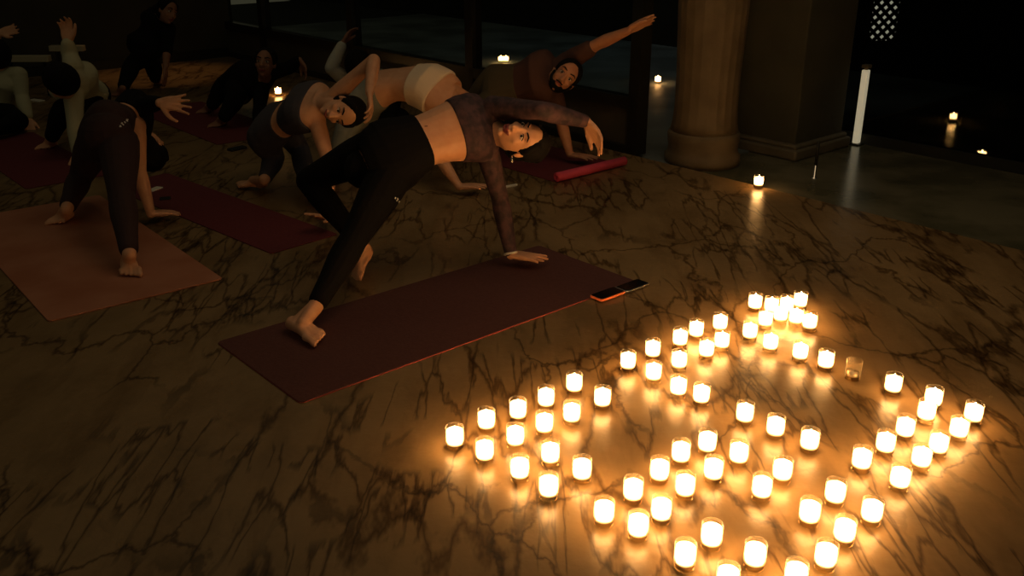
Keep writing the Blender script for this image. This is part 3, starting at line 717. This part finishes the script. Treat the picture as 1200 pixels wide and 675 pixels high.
# crease lines pressed into the orange mat are part of its bump; phones and small things
def phone(px, py, ax, ay, case, label, name='phone', sz=(.072, .15, .009), z=.0):
    c = G(px, py, z); root = empty(name, Vector((c.x, c.y, z)), label, 'phone')
    cc_ = Vector((c.x, c.y, z))
    cr = cc_-ax*sz[1]/2-ay*sz[0]/2
    slab(cr, ax*sz[1], ay*sz[0], 0.0002, sz[2]*.8, rc=.012).build('case', case, root)
    slab(cr+ax*.004+ay*.004, ax*(sz[1]-.008), ay*(sz[0]-.008), sz[2]*.8, sz[2], rc=.009).build('screen', M['phone'], root)
    return root
phone(712, 346, A, B, M['orangecase'], 'black phone with orange case edge beside the maroon mat corner', z=.0062, sz=(.075, .15, .012))
phone(741, 336, A, B, M['silver'], 'second black phone with silver edge, right of the orange-edged phone', z=.0062, sz=(.075, .15, .010))
def small_slab(name, px0, py0, px1, py1, wd, th, m, label, cat):
    a, c = G(px0, py0), G(px1, py1); d = (c-a); n = Vector((-d.y, d.x, 0)).normalized()
    tag(slab(a, d, n*wd, .0003, th, rc=min(.006, wd/3)).build(name, m), label, cat)
small_slab('pen', 586, 222, 607, 218, .018, .012, M['whiteplastic'], 'thin cream rod on the floor behind the supporting arm in plum sleeve', 'rod')
small_slab('phone', 179, 226, 192, 221, .05, .010, M['whiteplastic'], 'small white phone on the floor right of the rear-facing person', 'phone')
small_slab('sandal', 187, 236, 200, 235, .05, .012, M['frame'], 'small dark flat thing beside the white phone on the floor', 'sandal')
small_slab('phone', 33, 118, 46, 120, .06, .010, M['whiteplastic'], 'tiny pale phone on the floor between the two pale olive shirts', 'phone')
small_slab('sandal', 272, 178, 290, 174, .06, .015, M['frame'], 'small dark sandal on the floor above the red mat', 'sandal')

# pale benches at the far wall
def bench(px0, py0, px1, py1, d, label):
    a, c = P(px0, py0, d), P(px1, py1, d+.0)
    c.z = a.z; dd = (c-a); n = Vector((-dd.y, dd.x, 0)).normalized(); Lb = dd.length; X_ = dd.normalized()
    base = (a+c)/2+n*.04; base.z = 0
    root = empty('low_bench', base, label, 'bench')
    slab(Vector((a.x, a.y, 0)), dd, n*.08, a.z-.05, a.z, rc=.012).build('seat', M['bench'], root)
    for s_ in (.06, Lb-.06):
        for t in (.025, .055):
            b = MB(); q = Vector((a.x, a.y, 0))+X_*s_+n*t; b.tube([q+ZUP*.0, q+ZUP*(a.z-.05)], [.010, .010], 8, balls=False); b.build('leg', M['frame'], root)
bench(0, 66, 55, 62, 8.2, 'pale low bench by the left edge behind the leftmost person')
bench(56, 54, 96, 53, 8.9, 'shorter pale low bench behind the straight raised hand')

# chrome post, lamp, lattice screen on the right
b0 = G(954, 209, -.03); b0.z = -.03
root = empty('floor_post', b0, 'thin chrome post on the dark floor in front of the square pillar', 'post')
b = MB(); b.lathe([(.022, 0), (.022, .004), (.009, .008), (.008, .09)], b0, 16); b.build('lower_rod', M['chrome'], root, True)
b = MB(); b.lathe([(.010, .09), (.010, .235), (.004, .24)], b0, 16); b.build('upper_rod', M['frame'], root, True)
l0 = G(1003, 169, -.03); l0.z = -.03
root = empty('floor_lamp', l0, 'slim upright white glowing floor lamp beside the square pillar', 'lamp')
b = MB(); b.box(l0+ZUP*.27, A*.022, B*.022, ZUP*.26); b.build('lit_body', M['lampglow'], root, bevel=.006)
b = MB(); b.box(l0+ZUP*.555, A*.026, B*.026, ZUP*.012); b.box(l0+ZUP*.537, A*.012, B*.012, ZUP*.008); b.build('cap', M['plinth'], root, bevel=.004)
b = MB(); b.box(l0+ZUP*.005, A*.04, B*.04, ZUP*.005); b.build('base', M['frame'], root)
s0 = P(1039, 3, 7.3); 
root = empty('lattice_screen', s0, 'tall dark lattice screen with lit diamond holes, top right', 'screen')
X_ = RT; Z_ = ZUP; Y_ = Vector((0, 1, 0)); hw, hh = .105, .29
b = MB()
for s_ in (-1, 1):
    b.box(s0+X_*s_*(hw+.01), X_*.012, Y_*.012, Z_*(hh+.02)); b.box(s0+Z_*s_*(hh+.01), X_*(hw+.02), Y_*.012, Z_*.012)
b.build('frame', M['frame'], root)
b = MB(); pitch = .074
for s_ in (-1, 1):
    dv = (X_*s_+Z_).normalized(); k0 = -9
    for k in range(-9, 10):
        c0 = k*pitch        # line: x = s*(z - c0)
        z0 = max(-hh, c0-hw); z1 = min(hh, c0+hw)
        if z1-z0 < .02: continue
        p0 = s0+X_*s_*(z0-c0)+Z_*z0; p1 = s0+X_*s_*(z1-c0)+Z_*z1; mdl = (p0+p1)/2; ln = (p1-p0).length/2
        b.box(mdl, dv*ln, Y_*.006, dv.cross(Y_).normalized()*.0135)
b.build('lattice', M['frame'], root)
b = MB(); b.box(s0+Y_*.04, X_*hw, Y_*.005, Z_*hh); b.build('lit_panel', M['dotglow'], root)

# ------------------------------------------------------------------ candles
def candle_proto(lit=True, size=1.0):
    root = empty('votive_candle', Vector((0, 0, 0)), 'x', 'candle')
    g = MB(); g.lathe([(.0268, .0125), (.0276, .016), (.0282, .064), (.0281, .0655), (.0272, .0655), (.0270, .064), (.0268, .0165), (.0250, .0138)], seg=28, cap=False)
    g.build('glass', M['candleglass'], root, True)
    g = MB(); g.lathe([(.0235, .0), (.0260, .0015), (.0268, .0125), (.0250, .0138), (.0180, .0130)], seg=28); g.build('glass_base', M['glassbase'], root, True)
    if lit:
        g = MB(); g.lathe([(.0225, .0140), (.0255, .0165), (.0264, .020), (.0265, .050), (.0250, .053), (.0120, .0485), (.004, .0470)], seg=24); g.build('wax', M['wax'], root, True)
        g = MB(); g.lathe([(.0020, .0500), (.0046, .0530), (.0052, .0560), (.0040, .0605), (.0020, .0650), (.0004, .0680)], seg=12); g.build('flame', M['flame'], root, True)
    else:
        g = MB(); g.lathe([(.0190, .0112), (.0195, .013), (.0195, .026)], seg=24); g.build('tin_cup', M['tin'], root, True)
        g = MB(); g.lathe([(.0185, .020), (.0185, .0245), (.004, .024)], seg=24); g.build('wax', M['waxoff'], root, True)
    g = MB(); g.lathe([(.0009, .024 if not lit else .046), (.0009, .034 if not lit else .0530)], seg=8); g.build('wick', M['wick'], root, True)
    for ch in root.children:
        ch.data.transform(Matrix.Scale(1.12, 4, (0, 0, 1)))
    return root
def ctree(o, loc, label, group, rz=0):
    r = o.copy(); COL.objects.link(r); r.location = loc; r.rotation_euler = (0, 0, rz); r['label'] = label
    if group: r['group'] = group
    for ch in o.children:
        c_ = ch.copy(); COL.objects.link(c_); c_.parent = r
    return r
groups = {
 'left group of candles': [(533,512),(570,492),(568,528),(607,480),(604,511),(640,466),(638,496),(673,449),(670,484),(706,466),(645,531),(609,549),(643,570),(682,550)],
 'upper middle group of candles': [(736,423),(765,409),(766,436),(797,396),(796,422),(795,453),(816,386),(828,409),(844,378),(846,399),(822,462)],
 'crowded candles at the far tip': [(885,354),(879,388),(903,401),(938,412),(968,422),(904,358),(897,374),(922,357),(938,352),(949,377),(933,371),(915,368)],
 'right group of candles': [(1047,450),(1094,466),(1086,482),(1141,484),(1124,502),(1061,501),(1038,519),(1100,520),(1010,538),(1080,536),(1055,560)],
 'middle group of candles': [(873,484),(909,500),(949,516),(829,518),(798,530),(866,531),(773,551),(836,550),(917,551),(803,569),(893,571)],
 'front group of candles': [(742,574),(775,597),(708,600),(748,616),(979,577),(949,600),(1022,599),(990,622),(834,627),(803,650),(885,650),(968,651),(853,678),(933,674)],
}
ORD = ['first', 'second', 'third', 'fourth', 'fifth', 'sixth', 'seventh']
def label_for(i, n, grp):
    g = grp.replace(' of candles', '').replace('crowded candles at the far tip', 'crowded far tip group')
    if i == 0: w_ = 'leftmost'
    elif i == n-1: w_ = 'rightmost'
    elif i < (n+1)//2: w_ = ORD[i]+' from the left'
    else: w_ = ORD[n-1-i]+' from the right'
    return 'lit glass votive candle, %s of the %s' % (w_, g)
proto = candle_proto(True); first = True
for grp, pts in groups.items():
    pts = sorted(pts)
    for i, (px, py) in enumerate(pts):
        p = G(px, py, .037); loc = Vector((p.x, p.y, 0))
        lb = label_for(i, len(pts), grp)
        if first: proto.location = loc; proto['label'] = lb; proto['group'] = grp; first = False
        else: ctree(proto, loc, lb, grp, random.random()*6)
for px, py, z, lb in [(889, 214, 0, 'lone lit votive candle near the dark floor edge below the square pillar'),
                   (326, 108, 0, 'distant lit candle glowing left of the blue-grey tank top'),
                   (587, 70, -.02, 'left of two tiny candles outside the window behind the man'),
                   (593, 70, -.02, 'right of two tiny candles outside the window behind the man'),
                   (771, 94, -.02, 'tiny candle outside the window left of the round column'),
                   (1117, 138, -.03, 'added tiny candle standing in for a reflection in the dark glass at the right'),  # this candle and the next are added for glints mirrored in the glass
                   (1150, 183, -.03, 'added faint candle standing in for a low reflection in the dark glass near the right edge')]:
    p = G(px, py, z+.03); ctree(proto, Vector((p.x, p.y, z)), lb, None)
unlit = candle_proto(False); p = G(1000, 434, .033); unlit.location = (p.x, p.y, 0)
unlit['label'] = 'unlit votive candle in clear glass, the only one not burning'
